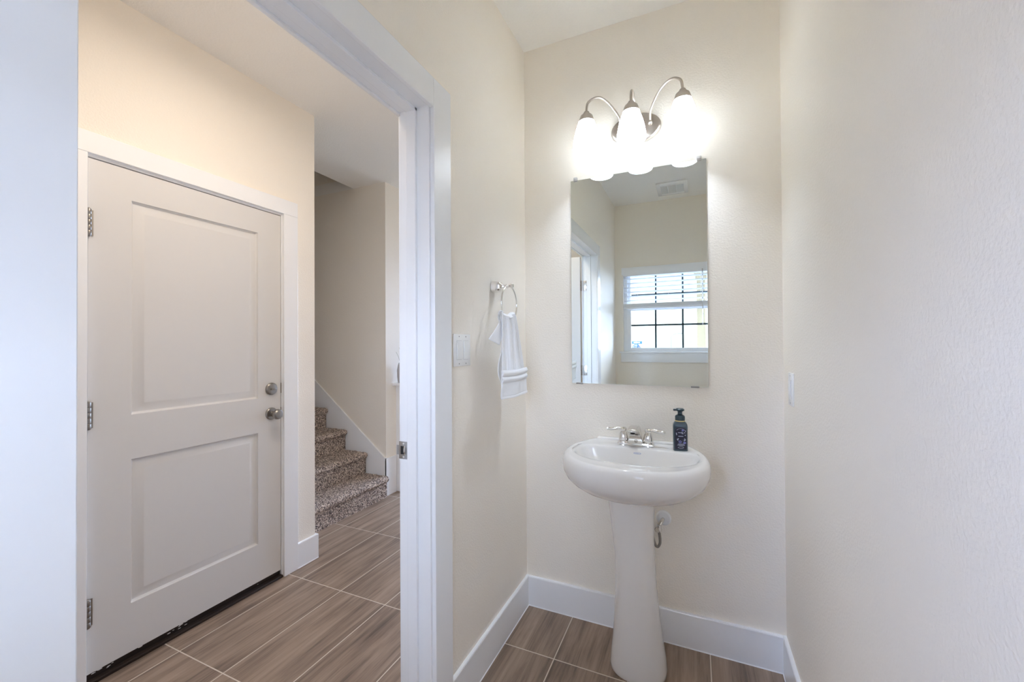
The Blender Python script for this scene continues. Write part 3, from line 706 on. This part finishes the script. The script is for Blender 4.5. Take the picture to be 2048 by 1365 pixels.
# ------------------------------------------------------------------ towel ring and towel
tr = thing('towel_ring', (0, -.352, 1.52), 'chrome towel ring mounted on the cream wall', 'towel ring')
b = BM(); rings = []
for hw, hz, x in ((.0215, .0225, .0005), (.0240, .0245, .003), (.0230, .0235, .009), (.0205, .0205, .030), (.0185, .0185, .037), (.0130, .0130, .041), (.0085, .0085, .045), (.0063, .0063, .049), (.0063, .0063, .062)):
    rings.append([Vector((x, -.360+p.x, 1.522+p.y)) for p in rrect(hw, hz, 0, min(hw, hz)*.55)])
loft(b, rings); lathe(b, [(.0063, .060), (.0085, .063), (.0085, .069), (.0065, .071), (.0065, .080), (.0100, .083), (.0105, .089), (.007, .094), (.001, .095)], (0, -.360, 1.522), (1, 0, 0), 20)
bmesh.ops.recalc_face_normals(b, faces=b.faces); obj('post', b, 'chrome', tr)
RC = Vector((.0755, -.362, 1.447)); RR = .0755
b = BM(); tube(b, [RC + Vector((0, RR*math.sin(2*PI*k/64), RR*math.cos(2*PI*k/64))) for k in range(64)], .0031, 10, closed=True); obj('ring', b, 'chrome', tr, 60)

tw = thing('hand_towel', (.08, -.36, 1.06), 'white ribbed hand towel draped through the chrome towel ring', 'towel')
def sheet(nu, nv, fn, th=.004):
    b = BM(); g = [[Vector(fn(i/nu, j/nv)) for i in range(nu+1)] for j in range(nv+1)]
    rows = []
    for sgn in (1, -1):
        vs_ = []
        for j in range(nv+1):
            row = []
            for i in range(nu+1):
                du = g[j][min(nu, i+1)]-g[j][max(0, i-1)]; dv = g[min(nv, j+1)][i]-g[max(0, j-1)][i]
                n = du.cross(dv); n = n.normalized() if n.length > 1e-9 else Vector((1, 0, 0)); row.append(b.verts.new(g[j][i]+n*sgn*th/2))
            vs_.append(row)
        rows.append(vs_)
    A, B_ = rows
    for j in range(nv):
        for i in range(nu):
            b.faces.new((A[j][i], A[j][i+1], A[j+1][i+1], A[j+1][i])); b.faces.new((B_[j][i], B_[j+1][i], B_[j+1][i+1], B_[j][i+1]))
    for j in range(nv):
        b.faces.new((A[j][0], A[j+1][0], B_[j+1][0], B_[j][0])); b.faces.new((A[j][nu], B_[j][nu], B_[j+1][nu], A[j+1][nu]))
    for i in range(nu):
        b.faces.new((A[0][i], B_[0][i], B_[0][i+1], A[0][i+1])); b.faces.new((A[nv][i], A[nv][i+1], B_[nv][i+1], B_[nv][i]))
    bmesh.ops.recalc_face_normals(b, faces=b.faces); return b
def sm(t): t = max(0, min(1, t)); return t*t*(3-2*t)
ZB = 1.372
def front(u, v):
    # v: 0 at the ring, 1 at the hem
    z = lerp(ZB+.012, 1.078, v)
    yl = lerp(-.470, -.484, v); yr = lerp(-.350, -.262, min(1, v*1.5)**.7)
    y = lerp(yl, yr, u)
    lift = (.026*abs(2*u-1)**1.4)*(1-sm(v*4))          # towel creeps up the sides of the ring
    x = .086+.010*math.sin(PI*u)+.007*math.cos(u*PI*6)*(1-sm(v*1.3)*.55)+.0022*math.cos(u*PI*26)*(1 if v < .66 else .0)
    x += .006*sm(v*1.4)
    return (x, y, z+lift*.9)
b = sheet(90, 60, front)
def over(u, v):
    # loop over the lower ring, from front to back
    a = PI*v; yl, yr = -.470, -.350; yl += .032*v; y = lerp(yl, yr, u)
    lift = .026*abs(2*u-1)**1.4*(1-.55*v)
    return (.0755+.0125*math.cos(a)+.010*math.sin(PI*u)*max(0, math.cos(a))+.007*math.cos(u*PI*6)*max(0, math.cos(a)), y, ZB+.012+.012*math.sin(a)+lift*.9)
merge(b, sheet(60, 12, over))
def back(u, v):
    z = lerp(ZB+.012, 1.088, v); yl = -.440+.062*sm(v*4)-.040*sm((v-.35)*3)+.040*sm((v-.7)*3.4); yr = lerp(-.350, -.270, sm(v))
    lift = .0117*abs(2*u-1)**1.4*(1-sm(v*4))
    return (lerp(.060, .045, sm(v*2))+.005*math.cos(u*PI*5)*(.3+v), lerp(yl, yr, u), z+lift*.9)
merge(b, sheet(50, 40, back))
def flap(u, v):
    top = Vector((.072, lerp(-.438, -.418, u), lerp(1.400, 1.385, u))); bot = Vector((.070+.012*u, lerp(-.538, -.472, u), lerp(1.302, 1.280, u)))
    p = top.lerp(bot, v); return (p.x+.014*math.sin(PI*v)*(1-.5*u), p.y, p.z+.006*math.sin(PI*v)*(1-u))
merge(b, sheet(20, 30, flap))
obj('towel_cloth', b, 'towel', tw, 180)
def band(u, v):
    z = lerp(1.184, 1.078, v); y = lerp(-.520, -.280, u)
    r1 = .0055*max(0, math.cos((v-.10)/.10*PI/2)) if abs(v-.10) < .10 else 0
    r2 = .0055*max(0, math.cos((v-.32)/.10*PI/2)) if abs(v-.32) < .10 else 0
    hem = .002 if v > .93 else 0
    return (.114+.004*math.sin(PI*u)+r1+r2+hem+.002*math.sin(u*9+v*5)*v, y, z-.004*math.sin(PI*u))
b = sheet(60, 60, band, .006); obj('towel_band', b, 'towel', tw, 180)

# ------------------------------------------------------------------ switches
def rocker_plate(name, x, yc, zc, s, gangs, label, hw, hh):
    t = thing(name, (x, yc, zc), label, 'light switch')
    b = BM(); box(b, x, x+s*.0055, yc-hw, yc+hw, zc-hh, zc+hh, .002); obj('plate', b, 'plastic', t)
    for g in gangs:
        b = BM(); box(b, x+s*.004, x+s*.0058, yc+g-.0175, yc+g+.0175, zc-.0345, zc+.0345); fr = obj('switch_slot', b, 'shadeplastic', t)
        b = BM(); prism(b, [(x+s*.004, zc-.033), (x+s*.0068, zc-.033), (x+s*.0098, zc+.004), (x+s*.0076, zc+.033), (x+s*.004, zc+.033)], 1, yc+g-.016, yc+g+.016); obj('rocker', b, 'plastic', t, 20)
        for dz in (-.0485, .0485): obj('screw', one(lathe, [(.0022, 0), (.002, .0007)], (x+s*.0055, yc+g, zc+dz), (s, 0, 0), 10), 'signgrey', t)
rocker_plate('light_switch', 0, -.618, 1.2625, 1, (-.0232, .0232), 'white double rocker switch plate beside the doorway casing', .0575, .0575)
rocker_plate('light_switch', W, -.150, 1.115, -1, (0,), 'white single switch plate seen edge on near the far corner of the right wall', .035, .0585)

# ------------------------------------------------------------------ ceiling vent
cv = thing('ceiling_vent', (.59, -2.23, H), 'white slotted exhaust vent on the ceiling, seen in the mirror', 'vent')
b = BM(); vx0, vx1, vy0, vy1 = .456, .726, -2.393, -2.067
box(b, vx0, vx0+.038, vy0, vy1, H-.016, H, .004); box(b, vx1-.038, vx1, vy0, vy1, H-.016, H, .004); box(b, vx0+.03, vx1-.03, vy0, vy0+.05, H-.016, H, .004); box(b, vx0+.03, vx1-.03, vy1-.07, vy1, H-.016, H, .004)
for x in (.555, .627): box(b, x-.003, x+.003, vy0+.05, vy1-.07, H-.015, H-.001)
obj('vent_frame', b, 'plastic', cv)
obj('vent_cavity', one(box, vx0+.036, vx1-.036, vy0+.048, vy1-.068, H-.003, H-.0005), 'slot', cv, 0)
b = BM(); y = vy0+.056
while y < vy1-.075: box(b, vx0+.038, vx1-.038, y, y+.005, H-.012, H-.003); y += .0115
obj('louvers', b, 'plastic', cv, 0)

# ------------------------------------------------------------------ outdoors, seen through the window in the mirror
b = BM(); box(b, -60, 60, -120, YW-.15, -.35, -.25)
struct('ground', b, 'gravel', 'pale pavement outside the window', 'ground')
pc = thing('porch_column', (.85, -4.15, -.25), 'square tan porch column outside the window, seen in the mirror', 'column')
obj('column_shaft', one(box, .800, .903, -4.21, -4.10, -.25, 2.14, .003), 'tan', pc)
b = BM(); box(b, .782, .921, -4.228, -4.082, 2.14, 2.20, .003); box(b, .765, .938, -4.245, -4.065, 2.20, 2.75, .003); obj('capital', b, 'tan', pc)
b = BM(); box(b, -2.5, 4, -4.35, YW-.15, 2.75, 2.95)
struct('ceiling_porch', b, 'tan', 'tan porch roof outside the window', 'porch roof')
def dirpt(px, py, dist):
    """point outside at the given distance behind the window wall, on the mirrored sight line of a photo pixel"""
    d = _f + _r2*((px-1024)/FPX) - _u2*((py-682.5)/FPX); d = Vector((d.x, -d.y, d.z)); c = Vector((CAM.x, -CAM.y, CAM.z)); k = (dist-c.y)/d.y; return c+d*k
ps = Vector((-1.62, -15.0, 0)); PS = dirpt(1272.5, 690, -15.0)
sg = thing('street_sign', (PS.x, -15, -.25), 'two blue street name signs above the grey back of an octagonal sign', 'street sign')
ztop = dirpt(1272.5, 671, -15.0).z; u = .0265    # metres per photo pixel at that distance
za, zb_, zc_ = dirpt(1272.5, 683.0, -15).z, dirpt(1272.5, 678.0, -15).z, dirpt(1272.5, 671.5, -15).z
obj('post', one(tube, [(PS.x, -15, -.25), (PS.x, -15, za)], .03, 10), 'signgrey', sg)
b = BM(); hgt = za-zb_; L0 = dirpt(1264, 680, -15).x; L1 = dirpt(1284.5, 680, -15).x; box(b, L0, L1, -15.01, -14.98, za, za+hgt*1.05); lower = obj('lower_name_blade', b, 'signblue', sg, 0)
b = BM()
for k in range(8):
    x = L0+(L1-L0)*(.17+k*.075); box(b, x, x+.028, -14.981, -14.972, za+hgt*.3, za+hgt*(.75 if k % 2 else .65))
obj('blade_lettering', b, 'signwhite', lower, 0)
b = BM(); U0 = dirpt(1269, 675, -15).x; U1 = dirpt(1277, 675, -15).x; z0_ = za+hgt*1.08; bb = bmesh.new(); bmesh.ops.create_cube(bb, size=1)
merge(b, bb, Matrix.Translation(((U0+U1)/2, -15, z0_+hgt*.62)) @ Matrix.Rotation(R(40), 4, 'Z') @ Matrix.Diagonal(((U1-U0)*1.25, .03, hgt*1.2, 1))); upper = obj('upper_name_blade', b, 'signblue', sg, 0)
b = BM()
for k in range(3):
    bb = bmesh.new(); bmesh.ops.create_cube(bb, size=1); merge(b, bb, Matrix.Translation(((U0+U1)/2, -15, z0_+hgt*.62)) @ Matrix.Rotation(R(40), 4, 'Z') @ Matrix.Translation(((k-1)*.05-.01, .018, 0)) @ Matrix.Diagonal((.03, .01, hgt*.5, 1)))
obj('blade_lettering', b, 'signwhite', upper, 0)
b = BM(); OC = dirpt(1272.5, 697.5, -15.1); orad = (OC.z-dirpt(1272.5, 707, -15.1).z)
b2 = [(OC.x+orad*1.05*math.cos(R(22.5+45*k)), OC.z+orad*1.05*math.sin(R(22.5+45*k))-.02) for k in range(8)]; prism(b, b2, 1, -15.10, -15.07); obj('octagon_back', b, 'signgrey', sg, 0)
for (px_, py0, pxe, pye, dist, lab) in ((1342, 674, 1360, 667, -60, 'tall curved street lamp standing behind the middle window muntin'), (1371, 689, 1381, 684, -95, 'distant small curved street lamp near the porch column')):
    p0 = dirpt(px_, py0, dist); p1 = dirpt(pxe, pye, dist)
    t = thing('street_lamp', (p0.x, dist, -.25), lab, 'street lamp')
    obj('pole', one(tube, [(p0.x, dist, -.25), (p0.x, dist, p0.z)], .07, 8), 'signgrey', t)
    mid = Vector((lerp(p0.x, p1.x, .35), dist, lerp(p0.z, p1.z, .72)))
    obj('mast_arm', one(tube, spline([(p0.x, dist, p0.z), mid, p1], 6), .05, 8), 'signgrey', t)
    obj('lamp_head', one(box, p1.x-.35, p1.x+.35, dist-.15, dist+.15, p1.z-.1, p1.z+.05, .03), 'signgrey', t)
